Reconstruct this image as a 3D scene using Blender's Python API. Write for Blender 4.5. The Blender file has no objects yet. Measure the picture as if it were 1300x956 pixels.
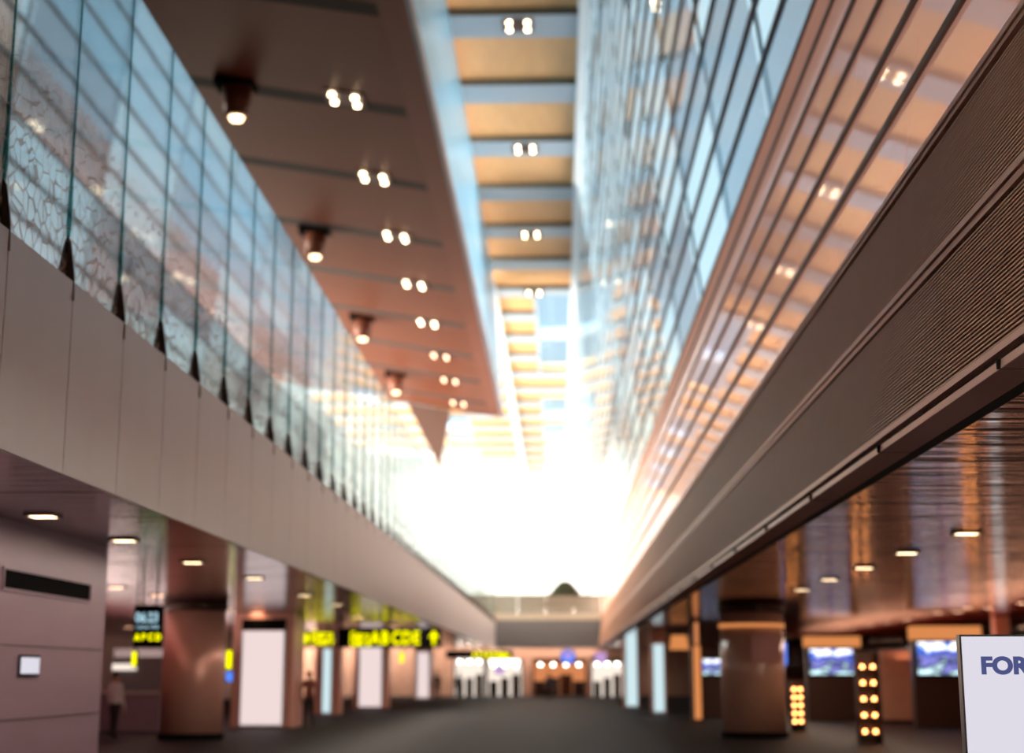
import bpy, bmesh, math, random
from mathutils import Vector, Matrix
random.seed(7)
SC = bpy.context.scene
COL = SC.collection

# ------------------------------------------------------------------ camera
EYE = 1.6
FPX, PX, PY, VX, VY = 1986.0, 650.0, 433.0, 711.0, 856.0
TH = math.atan((VY - PY) / FPX)
PSI = math.atan((VX - PX) * math.cos(TH) / FPX)
cam_d = bpy.data.cameras.new('camera')
cam_d.sensor_width = 36.0
cam_d.lens = FPX * 36.0 / 1300.0
cam_d.shift_y = -(478.0 - PY) / 1300.0
cam_d.clip_end = 2000
cam_d.dof.use_dof = True
cam_d.dof.focus_distance = 10.0
cam_d.dof.aperture_fstop = 1.0
cam = bpy.data.objects.new('camera', cam_d)
cam.location = (0, 0, EYE)
cam.rotation_euler = (math.pi / 2 + TH, 0, PSI)
COL.objects.link(cam)
SC.camera = cam

# ------------------------------------------------------------------ colour management
vs = SC.view_settings
vs.view_transform = 'Standard'
vs.look = 'None'
vs.gamma = 1.0
vs.use_curve_mapping = False
vs.exposure = 0.0
SC.cycles.sample_clamp_indirect = 6.0
SC.cycles.max_bounces = 8
SC.cycles.transparent_max_bounces = 12

# ------------------------------------------------------------------ sky
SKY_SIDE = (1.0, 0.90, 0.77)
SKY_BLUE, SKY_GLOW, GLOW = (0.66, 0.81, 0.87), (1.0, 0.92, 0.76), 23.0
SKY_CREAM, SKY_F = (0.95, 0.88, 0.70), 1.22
w = bpy.data.worlds.new('sky')
SC.world = w
w.use_nodes = True
nt = w.node_tree
nt.nodes.clear()
out = nt.nodes.new('ShaderNodeOutputWorld')
bg = nt.nodes.new('ShaderNodeBackground')
tc = nt.nodes.new('ShaderNodeTexCoord')
dot = nt.nodes.new('ShaderNodeVectorMath'); dot.operation = 'DOT_PRODUCT'
dot.inputs[1].default_value = Vector((-0.02, 1.0, 0.035)).normalized()
nt.links.new(tc.outputs['Generated'], dot.inputs[0])


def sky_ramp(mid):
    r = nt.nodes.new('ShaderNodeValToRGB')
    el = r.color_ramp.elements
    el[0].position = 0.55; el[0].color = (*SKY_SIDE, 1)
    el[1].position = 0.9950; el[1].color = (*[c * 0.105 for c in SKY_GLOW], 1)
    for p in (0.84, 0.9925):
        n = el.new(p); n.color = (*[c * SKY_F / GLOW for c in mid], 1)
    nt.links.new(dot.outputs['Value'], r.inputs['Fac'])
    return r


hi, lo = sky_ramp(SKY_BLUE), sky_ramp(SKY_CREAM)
sz = nt.nodes.new('ShaderNodeSeparateXYZ')
nt.links.new(tc.outputs['Generated'], sz.inputs[0])
mz = nt.nodes.new('ShaderNodeMapRange')
mz.inputs['From Min'].default_value = 0.12; mz.inputs['From Max'].default_value = 0.22
nt.links.new(sz.outputs['Z'], mz.inputs['Value'])
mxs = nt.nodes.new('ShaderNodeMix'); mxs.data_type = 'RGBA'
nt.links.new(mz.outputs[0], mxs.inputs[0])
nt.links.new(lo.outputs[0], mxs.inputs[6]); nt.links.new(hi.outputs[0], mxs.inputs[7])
# the zenith is an ordinary blue, dimmer than the bright haze round the horizon
mz2 = nt.nodes.new('ShaderNodeMapRange')
mz2.inputs['From Min'].default_value = 0.50; mz2.inputs['From Max'].default_value = 0.80
nt.links.new(sz.outputs['Z'], mz2.inputs['Value'])
mx2 = nt.nodes.new('ShaderNodeMix'); mx2.data_type = 'RGBA'
mx2.inputs[7].default_value = (*[c * 3.0 / GLOW for c in SKY_BLUE], 1)
nt.links.new(mz2.outputs[0], mx2.inputs[0])
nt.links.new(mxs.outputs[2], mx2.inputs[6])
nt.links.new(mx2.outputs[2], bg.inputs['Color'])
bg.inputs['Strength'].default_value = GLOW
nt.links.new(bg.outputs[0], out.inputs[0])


def area(name, loc, rot, sx, sy, power, color):
    d = bpy.data.lights.new(name, 'AREA')
    d.shape = 'RECTANGLE'; d.size = sx; d.size_y = sy
    d.energy = power; d.color = color
    o = bpy.data.objects.new(name, d)
    o.location = loc; o.rotation_euler = rot
    COL.objects.link(o)
    return o


# added fill strips, not fixtures: two wash the high ceiling, two in each arcade
area('fill_uplight', (3.5, 80, EYE + 9.9), (math.pi, math.radians(-25), 0), 0.4, 170, 1250, (1.0, 0.86, 0.70)).data.spread = math.radians(34)
area('fill_uplight', (-5.1, 75, EYE + 7.3), (math.pi, math.radians(-4), 0), 0.5, 130, 500, (1.0, 0.80, 0.66))
area('arcade_fill_up', (-12.5, 45, EYE + .5), (math.pi, 0, 0), 2.0, 70, 1700, (1.0, 0.74, 0.68))
area('arcade_fill_up', (12.5, 42, EYE + .5), (math.pi, 0, 0), 2.0, 70, 1000, (1.0, 0.46, 0.27))
area('arcade_fill_down', (-5.2, 42, EYE + 1.75), (0, 0, 0), 0.6, 68, 900, (1.0, 0.80, 0.70))
area('arcade_fill_down', (8.5, 40, EYE + 1.7), (0, 0, 0), 1.2, 60, 1100, (1.0, 0.72, 0.52))


# ------------------------------------------------------------------ pixel rays
_F = Vector((-math.sin(PSI) * math.cos(TH), math.cos(PSI) * math.cos(TH), math.sin(TH)))
_R = Vector((math.cos(PSI), math.sin(PSI), 0))
_U = _R.cross(_F)


def ray(x, y):
    return _F + _R * ((x - PX) / FPX) - _U * ((y - PY) / FPX)


def at_h(x, y, h):
    r = ray(x, y); return r * (h / r.z) + Vector((0, 0, EYE))


def at_d(x, y, d):
    r = ray(x, y); return r * (d / r.y) + Vector((0, 0, EYE))


def at_x(x, y, X):
    r = ray(x, y); return r * (X / r.x) + Vector((0, 0, EYE))


def lin(r, g, b):
    f = lambda c: (c / 255 / 12.92) if c / 255 <= 0.04045 else ((c / 255 + 0.055) / 1.055) ** 2.4
    return (f(r), f(g), f(b))


# ------------------------------------------------------------------ materials
def mat(name, color, rough=0.5, metal=0.0, spec=0.5, noise=0.0, nscale=3.0, stretch=(1, 1, 1), bump=0.0, bdist=0.02, bscale=8.0, bstretch=(1, 1, 1), coat=0.0):
    m = bpy.data.materials.new(name)
    m.use_nodes = True
    t = m.node_tree
    b = t.nodes['Principled BSDF']
    b.inputs['Base Color'].default_value = (*color, 1)
    b.inputs['Roughness'].default_value = rough
    b.inputs['Metallic'].default_value = metal
    b.inputs['Specular IOR Level'].default_value = spec
    b.inputs['Coat Weight'].default_value = coat
    b.inputs['Coat Roughness'].default_value = 0.09
    c = t.nodes.new('ShaderNodeTexCoord')
    if noise > 0:
        mp = t.nodes.new('ShaderNodeMapping'); mp.inputs['Scale'].default_value = stretch
        n = t.nodes.new('ShaderNodeTexNoise'); n.inputs['Scale'].default_value = nscale; n.inputs['Detail'].default_value = 5
        mx = t.nodes.new('ShaderNodeMix'); mx.data_type = 'RGBA'
        mx.inputs[6].default_value = (*[k * (1 - noise) for k in color], 1)
        mx.inputs[7].default_value = (*[min(1, k * (1 + noise)) for k in color], 1)
        t.links.new(c.outputs['Object'], mp.inputs[0]); t.links.new(mp.outputs[0], n.inputs['Vector'])
        t.links.new(n.outputs['Fac'], mx.inputs[0]); t.links.new(mx.outputs[2], b.inputs['Base Color'])
    if bump > 0:
        mp2 = t.nodes.new('ShaderNodeMapping'); mp2.inputs['Scale'].default_value = bstretch
        n2 = t.nodes.new('ShaderNodeTexNoise'); n2.inputs['Scale'].default_value = bscale; n2.inputs['Detail'].default_value = 2
        bp = t.nodes.new('ShaderNodeBump'); bp.inputs['Strength'].default_value = bump; bp.inputs['Distance'].default_value = bdist
        t.links.new(c.outputs['Object'], mp2.inputs[0]); t.links.new(mp2.outputs[0], n2.inputs['Vector'])
        t.links.new(n2.outputs['Fac'], bp.inputs['Height']); t.links.new(bp.outputs[0], b.inputs['Normal']); t.links.new(bp.outputs[0], b.inputs['Coat Normal'])
    return m


def emit(name, color, strength, sample=False):
    m = bpy.data.materials.new(name)
    m.use_nodes = True
    t = m.node_tree
    t.nodes.clear()
    o = t.nodes.new('ShaderNodeOutputMaterial'); e = t.nodes.new('ShaderNodeEmission')
    e.inputs[0].default_value = (*color, 1); e.inputs[1].default_value = strength
    t.links.new(e.outputs[0], o.inputs[0])
    if not sample:
        m.cycles.emission_sampling = 'NONE'
    return m


def glass(name, refl, tint, fac, rough=0.02, body=None, body_fac=0.0, grazing=0.0):
    """reflective sheet: mirror share over a clear (and optionally a printed or backed) body"""
    m = bpy.data.materials.new(name)
    m.use_nodes = True
    t = m.node_tree
    t.nodes.clear()
    o = t.nodes.new('ShaderNodeOutputMaterial')
    g = t.nodes.new('ShaderNodeBsdfGlossy'); g.inputs['Color'].default_value = (*refl, 1); g.inputs['Roughness'].default_value = rough
    tr = t.nodes.new('ShaderNodeBsdfTransparent'); tr.inputs['Color'].default_value = (*tint, 1)
    base = tr
    if body is not None:
        df = t.nodes.new('ShaderNodeBsdfDiffuse'); df.inputs['Color'].default_value = (*body, 1)
        mb = t.nodes.new('ShaderNodeMixShader'); mb.inputs[0].default_value = body_fac
        t.links.new(tr.outputs[0], mb.inputs[1]); t.links.new(df.outputs[0], mb.inputs[2])
        base = mb
    mx = t.nodes.new('ShaderNodeMixShader')
    mx.inputs[0].default_value = fac
    if grazing:
        lw = t.nodes.new('ShaderNodeLayerWeight'); lw.inputs['Blend'].default_value = grazing
        ma = t.nodes.new('ShaderNodeMath'); ma.operation = 'MAXIMUM'; ma.inputs[1].default_value = fac
        t.links.new(lw.outputs['Fresnel'], ma.inputs[0]); t.links.new(ma.outputs[0], mx.inputs[0])
    t.links.new(base.outputs[0], mx.inputs[1]); t.links.new(g.outputs[0], mx.inputs[2])
    t.links.new(mx.outputs[0], o.inputs[0])
    return m


M = {}
M['floor'] = mat('dark_granite', (0.009, 0.008, 0.008), 0.6, noise=0.4, nscale=30, spec=0.08)
M['parapet'] = mat('parapet_panel', lin(208, 206, 206), 0.38, 0.15, 0.6, noise=0.05, nscale=2, stretch=(1, 1, .2))
M['joint'] = mat('joint_black', (0.02, 0.018, 0.016), 0.7)
M['louvre'] = mat('bronze_slat', lin(222, 174, 144), 0.42, 0.1, 0.5, noise=0.08, nscale=4)
M['trim'] = mat('bronze_trim', lin(228, 184, 164), 0.38, 0.3, 0.5)
M['under'] = mat('mauve_soffit_panel', lin(206, 146, 140), 0.45, 0.0)
M['soffit'] = mat('brown_soffit', lin(98, 52, 33), 0.45, 0.05, 0.2, noise=0.08, nscale=.6, stretch=(3, 1, 1))
M['soffit_rim'] = mat('brown_soffit_rim', lin(106, 61, 45), 0.45, 0.05, 0.2)
M['groove'] = mat('groove_dark', (0.012, 0.008, 0.006), 0.8)
M['fascia'] = mat('steel_blue_fascia', lin(96, 142, 170), 0.3, 0.25, 0.5, noise=0.05, nscale=.4)
M['wood'] = mat('ceiling_wood', lin(194, 148, 100), 0.5, 0, 0.3, noise=0.14, nscale=.5, stretch=(4, 1, 1))
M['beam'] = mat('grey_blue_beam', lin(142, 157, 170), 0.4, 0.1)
M['beamface_shade'] = mat('beam_face_shade', lin(96, 88, 74), 0.7)  # shade on the beams' near faces, put in as a darker colour
M['rim'] = mat('pale_rim', lin(205, 215, 222), 0.35, 0.1)
M['copper_left'] = mat('copper_ceiling_mauve', lin(148, 100, 102), 0.2, 0.35, 0.5, noise=0.08, nscale=1.5, bump=0.25, bdist=.04, bscale=1.6, bstretch=(.25, 3.2, 1), coat=.5)
M['copper_right'] = mat('copper_ceiling_red', lin(188, 60, 34), 0.2, 0.5, 0.5, noise=0.12, nscale=1.2, bump=0.7, bdist=0.06, bscale=1.5, bstretch=(.25, 3.2, 1), coat=1.0)
M['stone'] = mat('mauve_marble', lin(134, 110, 120), 0.36, 0, 0.4, noise=0.2, nscale=1.6, stretch=(1, .4, 2))
M['stone_brown'] = mat('brown_marble', lin(196, 150, 128), 0.22, 0, 0.5, noise=0.2, nscale=1.8, coat=.3)
M['copper_col'] = mat('copper_cladding', lin(226, 168, 146), 0.32, 0.3, 0.5, noise=0.08, nscale=2)
M['bronze_dark'] = mat('dark_bronze', lin(70, 48, 40), 0.35, 0.5)
M['black'] = mat('matt_black', (0.006, 0.006, 0.006), 0.9, spec=0.03)
M['grey_band'] = mat('slate_grey_band', lin(112, 110, 110), 0.45)
M['partition'] = mat('gallery_partition', lin(150, 136, 130), 0.5, noise=.1, nscale=.8)
M['beige'] = mat('beige_panel', lin(196, 182, 160), 0.5)
M['dark_wall'] = mat('dark_brown_wall', lin(80, 56, 46), 0.5)
M['chrome'] = mat('brushed_steel', lin(170, 170, 172), 0.3, 0.9)
M['teal'] = glass('glass_edge_teal', (0.35, 0.62, 0.62), (0.35, 0.66, 0.66), 0.35, 0.1)
M['clip'] = mat('bracket_bronze', lin(92, 78, 66), 0.4, 0.5)
M['skin'] = mat('skin', lin(190, 140, 112), 0.5)
M['hair'] = mat('hair_dark', lin(26, 20, 18), 0.6)
M['leaf'] = mat('leaf_green', lin(58, 66, 40), 0.55, noise=.3, nscale=6)
M['pot'] = mat('planter_grey', lin(90, 86, 82), 0.6)
M['amber_header'] = emit('amber_header', lin(250, 158, 92), 0.75, True)
M['white_panel'] = emit('white_light_panel', lin(250, 228, 226), 0.92, True)
M['pale_cyan'] = emit('pale_cyan_panel', lin(215, 240, 245), 0.95, True)
M['sign_white'] = emit('sign_white', lin(232, 228, 240), 0.92, True)
M['navy'] = emit('navy_letters_backlit', lin(82, 88, 140), 0.9)
M['yellow'] = emit('yellow_letters', (0.86, 0.80, 0.0), 1.8)
M['cyan_text'] = emit('pale_blue_digits', (0.55, 0.85, 1.0), 1.0)
M['blue_lamp'] = emit('blue_sign', lin(90, 140, 255), 1.2)
M['shop_white'] = emit('shop_light_white', lin(255, 238, 222), 1.1, True)
M['shop_amber'] = emit('shop_light_amber', lin(240, 150, 96), 0.8, True)
M['shop_strip'] = emit('shop_strip_white', (0.95, 1.0, 0.96), 4.0)
M['violet'] = emit('violet_lightbox', lin(205, 165, 225), 0.9, True)
M['dl'] = emit('downlight_lens', (1.0, 0.72, 0.42), 7.0)
M['dl_far'] = emit('downlight_lens_far', (1.0, 0.55, 0.34), 9.0)
M['spot'] = emit('spotlight_lens', (1.0, 0.74, 0.46), 16.0)
M['spot_orange'] = emit('spotlight_lens_orange', (1.0, 0.52, 0.32), 9.0)
M['amber_lamp'] = emit('amber_lamp', (1.0, 0.36, 0.10), 13.0)
M['lamp_white'] = emit('white_bulb', (1.0, 0.93, 0.85), 12.0)


def screen_mat():
    m = bpy.data.materials.new('screen_picture')
    m.use_nodes = True
    t = m.node_tree
    t.nodes.clear()
    o = t.nodes.new('ShaderNodeOutputMaterial'); e = t.nodes.new('ShaderNodeEmission')
    c = t.nodes.new('ShaderNodeTexCoord')
    sep = t.nodes.new('ShaderNodeSeparateXYZ'); t.links.new(c.outputs['Generated'], sep.inputs[0])
    r = t.nodes.new('ShaderNodeValToRGB')
    for p, k in ((0.0, lin(200, 235, 240)), (0.25, lin(225, 225, 235)), (0.45, lin(120, 120, 190)), (0.62, lin(40, 55, 130)), (0.8, lin(30, 90, 190)), (1.0, lin(20, 25, 60))):
        if p in (0.0, 1.0):
            el = r.color_ramp.elements[0 if p == 0 else 1]; el.color = (*k, 1)
        else:
            el = r.color_ramp.elements.new(p); el.color = (*k, 1)
    n = t.nodes.new('ShaderNodeTexNoise'); n.inputs['Scale'].default_value = 3.2
    t.links.new(c.outputs['Generated'], n.inputs['Vector'])
    ad = t.nodes.new('ShaderNodeMath'); ad.operation = 'MULTIPLY_ADD'; ad.inputs[1].default_value = 1.6; ad.inputs[2].default_value = -0.8
    t.links.new(n.outputs['Fac'], ad.inputs[0])
    ad2 = t.nodes.new('ShaderNodeMath'); ad2.operation = 'ADD'
    t.links.new(ad.outputs[0], ad2.inputs[0]); t.links.new(sep.outputs['Z'], ad2.inputs[1])
    t.links.new(ad2.outputs[0], r.inputs[0]); t.links.new(r.outputs[0], e.inputs[0])
    e.inputs[1].default_value = 1.9
    t.links.new(e.outputs[0], o.inputs[0])
    return m


M['screen'] = screen_mat()


def frit_glass():
    m = glass('printed_balustrade_glass', (0.90, 0.95, 0.97), (0.93, 0.965, 0.98), 0.42, 0.03)
    t = m.node_tree
    o = [n for n in t.nodes if n.type == 'OUTPUT_MATERIAL'][0]
    mx = o.inputs[0].links[0].from_node
    c = t.nodes.new('ShaderNodeTexCoord')
    v = t.nodes.new('ShaderNodeTexVoronoi'); v.feature = 'DISTANCE_TO_EDGE'; v.inputs['Scale'].default_value = 5.5
    mp = t.nodes.new('ShaderNodeMapping'); mp.inputs['Scale'].default_value = (0.0, 1.0, 1.0)
    t.links.new(c.outputs['Object'], mp.inputs[0]); t.links.new(mp.outputs[0], v.inputs['Vector'])
    sep = t.nodes.new('ShaderNodeSeparateXYZ'); t.links.new(c.outputs['Object'], sep.inputs[0])
    n = t.nodes.new('ShaderNodeTexNoise'); n.inputs['Scale'].default_value = 0.7
    t.links.new(mp.outputs[0], n.inputs['Vector'])
    # printed lattice: wide lines at the foot of the pane, none above its middle
    mr = t.nodes.new('ShaderNodeMapRange'); mr.inputs['From Min'].default_value = EYE + 3.6; mr.inputs['From Max'].default_value = EYE + 6.0
    mr.inputs['To Min'].default_value = 0.13; mr.inputs['To Max'].default_value = -0.02
    t.links.new(sep.outputs['Z'], mr.inputs['Value'])
    nm = t.nodes.new('ShaderNodeMath'); nm.operation = 'MULTIPLY'
    t.links.new(mr.outputs[0], nm.inputs[0]); t.links.new(n.outputs['Fac'], nm.inputs[1])
    ls = t.nodes.new('ShaderNodeMath'); ls.operation = 'LESS_THAN'
    t.links.new(v.outputs['Distance'], ls.inputs[0]); t.links.new(nm.outputs[0], ls.inputs[1])
    d = t.nodes.new('ShaderNodeBsdfDiffuse'); d.inputs['Color'].default_value = (*lin(226, 206, 190), 1)
    mk = t.nodes.new('ShaderNodeMath'); mk.operation = 'MULTIPLY'; mk.inputs[1].default_value = 0.6
    t.links.new(ls.outputs[0], mk.inputs[0])
    fin = t.nodes.new('ShaderNodeMixShader')
    t.links.new(mk.outputs[0], fin.inputs[0]); t.links.new(mx.outputs[0], fin.inputs[1]); t.links.new(d.outputs[0], fin.inputs[2])
    t.links.new(fin.outputs[0], o.inputs[0])
    return m


M['frit'] = frit_glass()
M['pink_glass'] = glass('peach_glass', (0.90, 0.82, 0.83), (1, 1, 1), 0.50, 0.03, body=lin(240, 186, 160), body_fac=1.0)
# peach glow added to the glass body to brighten the wall
_t = M['pink_glass'].node_tree
_d = [n for n in _t.nodes if n.type == 'BSDF_DIFFUSE'][0]
_l = _d.outputs[0].links[0].to_node
_e = _t.nodes.new('ShaderNodeEmission'); _e.inputs[0].default_value = (1.0, 0.50, 0.37, 1); _e.inputs[1].default_value = 0.50
_a = _t.nodes.new('ShaderNodeAddShader')
_t.links.new(_d.outputs[0], _a.inputs[0]); _t.links.new(_e.outputs[0], _a.inputs[1]); _t.links.new(_a.outputs[0], _l.inputs[2])
M['pink_glass'].cycles.emission_sampling = 'NONE'
M['blue_glass'] = glass('blue_curtain_glass', (0.80, 0.88, 0.93), (0.78, 0.92, 1.0), 0.40, 0.02)
M['blue_glass_mirror'] = glass('blue_curtain_glass_mirror', (0.80, 0.86, 0.90), (0.7, 0.86, 0.96), 0.72, 0.02)
M['blue_glass_clear'] = glass('blue_curtain_glass_clear', (0.80, 0.88, 0.93), (0.86, 0.96, 1.0), 0.22, 0.02)
M['grey_glass'] = glass('grey_curtain_glass', (0.80, 0.84, 0.88), (0.50, 0.50, 0.54), 0.45, 0.02)
M['far_glass'] = glass('far_curtain_glass', (0.92, 0.93, 0.93), (0.7, 0.86, 0.96), 0.92, 0.02)
M['mullion_blue'] = mat('mullion_blue_grey', lin(96, 124, 140), 0.4, 0.3)
M['mullion_pale'] = mat('mullion_pale_blue', lin(168, 192, 204), 0.4, 0.2)
M['mullion_dark'] = mat('mullion_bronze', lin(92, 70, 60), 0.4, 0.3)
M['roof_glass'] = glass('skylight_glass', (0.9, 0.95, 1.0), (0.78, 0.89, 0.98), 0.12, 0.02)
M['end_glass'] = glass('bow_window_glass', (1, 1, 1), (0.97, 0.98, 1.0), 0.08, 0.02)
M['rail_glass'] = glass('grey_balustrade_glass', (0.9, 0.9, 0.88), (0.8, 0.78, 0.74), 0.2, 0.05, body=lin(170, 158, 140), body_fac=0.7)


# ------------------------------------------------------------------ mesh builder
class MB:
    def __init__(self):
        self.bm = bmesh.new(); self.mi = 0

    def face(self, pts):
        f = self.bm.faces.new([self.bm.verts.new(p) for p in pts]); f.material_index = self.mi; return f

    def box(self, x0, x1, y0, y1, z0, z1):
        return self.prism([(x0, z0), (x1, z0), (x1, z1), (x0, z1)], y0, y1)

    def prism(self, prof, y0, y1):
        """closed (x, z) profile run along y"""
        a = [self.bm.verts.new((x, y0, z)) for x, z in prof]
        b = [self.bm.verts.new((x, y1, z)) for x, z in prof]
        n = len(prof)
        fs = [self.bm.faces.new(a), self.bm.faces.new(b[::-1])]
        for i in range(n):
            j = (i + 1) % n
            fs.append(self.bm.faces.new((a[j], a[i], b[i], b[j])))
        for f in fs:
            f.material_index = self.mi
        return self

    def cyl(self, x, y, z0, z1, r0, r1=None, n=32):
        r1 = r0 if r1 is None else r1
        a = [self.bm.verts.new((x + r0 * math.cos(2 * math.pi * i / n), y + r0 * math.sin(2 * math.pi * i / n), z0)) for i in range(n)]
        b = [self.bm.verts.new((x + r1 * math.cos(2 * math.pi * i / n), y + r1 * math.sin(2 * math.pi * i / n), z1)) for i in range(n)]
        fs = [self.bm.faces.new(a[::-1]), self.bm.faces.new(b)]
        for i in range(n):
            j = (i + 1) % n
            f = self.bm.faces.new((a[i], a[j], b[j], b[i])); f.smooth = True; fs.append(f)
        for f in fs:
            f.material_index = self.mi
        return self

    def bar(self, p, q, t, t2=None):
        """square bar from p to q"""
        p, q = Vector(p), Vector(q)
        d = (q - p).normalized()
        s = d.cross(Vector((0, 0, 1)))
        if s.length < 1e-4:
            s = Vector((1, 0, 0))
        s.normalize(); u = s.cross(d)
        s = s * (t / 2); u = u * ((t2 or t) / 2)
        a = [self.bm.verts.new(p + k) for k in (s + u, -s + u, -s - u, s - u)]
        b = [self.bm.verts.new(q + k) for k in (s + u, -s + u, -s - u, s - u)]
        fs = [self.bm.faces.new(a[::-1]), self.bm.faces.new(b)]
        for i in range(4):
            j = (i + 1) % 4
            fs.append(self.bm.faces.new((a[i], a[j], b[j], b[i])))
        for f in fs:
            f.material_index = self.mi
        return self

    def build(self, name, mats, parent=None, bevel=0.0, kind=None, loc=None):
        bmesh.ops.recalc_face_normals(self.bm, faces=self.bm.faces)
        if loc is not None:
            bmesh.ops.translate(self.bm, verts=self.bm.verts, vec=-Vector(loc))
        me = bpy.data.meshes.new(name)
        self.bm.to_mesh(me); self.bm.free()
        for k in (mats if isinstance(mats, (list, tuple)) else [mats]):
            me.materials.append(k)
        o = bpy.data.objects.new(name, me)
        COL.objects.link(o)
        if loc is not None:
            o.location = loc
        if parent is not None:
            o.parent = parent
        if bevel:
            b = o.modifiers.new('bevel', 'BEVEL'); b.width = bevel; b.segments = 2; b.limit_method = 'ANGLE'
        if kind:
            o['kind'] = kind
        return o


def thing(name, label, cat, loc=(0, 0, 0), rz=0.0, group=None):
    o = bpy.data.objects.new(name, None)
    o.empty_display_size = 0.2
    o.location = loc; o.rotation_euler = (0, 0, rz)
    o['label'] = label; o['category'] = cat
    if group:
        o['group'] = group
    COL.objects.link(o)
    return o


def tag(o, label, cat, group=None):
    o['label'] = label; o['category'] = cat
    if group:
        o['group'] = group
    return o


def copy_tree(o, parent=None):
    c = o.copy(); COL.objects.link(c)
    if parent is not None:
        c.parent = parent
    for ch in list(o.children):
        copy_tree(ch, c)
    return c


def text(name, s, size, material, parent, loc, rot=(math.pi / 2, 0, 0), depth=0.004, bold=0.0, align='LEFT', sx=1.0):
    cu = bpy.data.curves.new(name, 'FONT')
    cu.body = s; cu.size = size; cu.extrude = depth; cu.offset = bold; cu.align_x = align
    t = bpy.data.objects.new(name, cu)
    COL.objects.link(t)
    dg = bpy.context.evaluated_depsgraph_get()
    me = bpy.data.meshes.new_from_object(t.evaluated_get(dg))
    bpy.data.objects.remove(t)
    me.materials.clear(); me.materials.append(material)
    o = bpy.data.objects.new(name, me)
    COL.objects.link(o)
    o.parent = parent; o.location = loc; o.rotation_euler = rot; o.scale = (sx, 1, 1)
    return o


ORD = ['first', 'second', 'third', 'fourth', 'fifth', 'sixth', 'seventh', 'eighth', 'ninth', 'tenth', 'eleventh', 'twelfth', 'thirteenth', 'fourteenth', 'fifteenth']
Z = lambda h: EYE + h

# ================================================================== SETTING
LOW = 1.84            # arcade ceilings above the eye
XL = -4.55            # left balustrade wall
MOD = 1.755           # its module
PAR_T, GLS_T = 3.59, 7.39
D_END = 115.0
CEIL = 29.5
SOF = 19.0
NEAR = 6.0

MB().box(-34, 34, -14, 250, -0.2, 0).build('floor', M['floor'], kind='structure')

# ---- left: parapet band in panels
mb = MB()
mb.mi = 1
mb.box(XL - 0.30, XL - 0.03, NEAR, D_END, Z(LOW) + 0.03, Z(PAR_T) - 0.02)
mb.mi = 0
JD = [12.4 + MOD * k for k in range(-4, 60)]
JD = [d for d in JD if d < D_END]
for a, b in zip(JD[:-1], JD[1:]):
    mb.box(XL - 0.03, XL, a + 0.008, b - 0.008, Z(LOW) - 0.04, Z(PAR_T))
mb.box(XL - 0.30, XL + 0.0, JD[0], JD[-1], Z(PAR_T), Z(PAR_T) + 0.02)
mb.build('wall_left', [M['parapet'], M['joint']], kind='structure')

# ---- left: printed glass above the parapet, one window with fins and brackets
win = MB()
for a, b in zip(JD[:-1], JD[1:]):
    win.box(XL - 0.10, XL - 0.08, a + 0.006, b - 0.006, Z(PAR_T) + 0.02, Z(GLS_T))
win = win.build('window_1', M['frit'], kind='structure')
fin_proto = None
for i, d in enumerate(JD):
    if fin_proto is None:
        f = MB()
        f.prism([(-0.10, Z(PAR_T) + .02), (-0.055, Z(PAR_T) + .6), (-0.072, Z(PAR_T) + 1.3), (-0.072, Z(GLS_T)), (-0.10, Z(GLS_T))], -0.011, 0.011)
        fin_proto = f.build('glass_fin', M['teal'], win)
        c = MB()
        c.prism([(-0.10, Z(PAR_T) + .5), (-0.05, Z(PAR_T) + .42), (0.004, Z(PAR_T) + .08), (0.012, Z(PAR_T) - .16), (-0.02, Z(PAR_T) - .14), (-0.10, Z(PAR_T) + .1)], -0.010, 0.010)
        clip_proto = c.build('fin_bracket', M['clip'], win)
        fo, co = fin_proto, clip_proto
    else:
        fo, co = fin_proto.copy(), clip_proto.copy()
        COL.objects.link(fo); COL.objects.link(co); fo.parent = win; co.parent = win
    fo.location = (XL, d, 0); co.location = (XL, d, 0)
MB().box(-6.7, -6.6, NEAR, 44, Z(PAR_T) - .05, Z(6.7)).build('wall_gallery_partition', M['partition'], kind='structure')
MB().box(-22, XL - .3, NEAR, D_END, Z(PAR_T) - .25, Z(PAR_T) - .05).build('floor_upper_gallery', M['dark_wall'], kind='structure')

# ---- left arcade ceiling with joint lines
mb = MB()
mb.box(-22, XL - 0.02, NEAR, 118, Z(LOW), Z(LOW) + 0.2)
mb.mi = 1
for k in range(16):
    d = 9.0 + 7.0 * k
    mb.box(-22, XL - .04, d, d + 0.02, Z(LOW) - .002, Z(LOW) + .01)
mb.build('ceiling_left_arcade', [M['copper_left'], M['joint']], kind='structure')

# ---- right: fascia, two louvre bands, glazed courses above
RX = lambda h: 2.4855 + .13 * h          # lower wall leans outward
mb = MB()
PJ = [RX(2) * 0 + (1986 * 2.75 * (0.001748 + 0.00068 * k)) for k in range(-2, 30)]
PJ = [d for d in PJ if d < D_END + 4]
mb.mi = 0
mb.prism([(2.725, Z(1.84)), (2.99, Z(1.84)), (2.99, Z(1.90)), (2.732, Z(1.90))], NEAR, D_END)
for d in PJ:
    mb.mi = 1
    mb.box(2.70, 2.985, d - .006, d + .006, Z(1.838), Z(1.9))
mb.mi = 1
mb.prism([(2.78, Z(1.90)), (3.1, Z(1.90)), (3.1, Z(1.96)), (2.79, Z(1.96))], NEAR, D_END)
mb.prism([(2.99, Z(1.86)), (3.14, Z(1.86)), (3.14, Z(1.90)), (2.99, Z(1.90))], NEAR, D_END)
mb.mi = 2
mb.prism([(2.722, Z(1.842)), (2.728, Z(1.842)), (2.735, Z(1.90)), (2.729, Z(1.90))], NEAR, D_END)
mb.build('trim_1', [M['under'], M['joint'], M['trim']], kind='structure')


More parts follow.
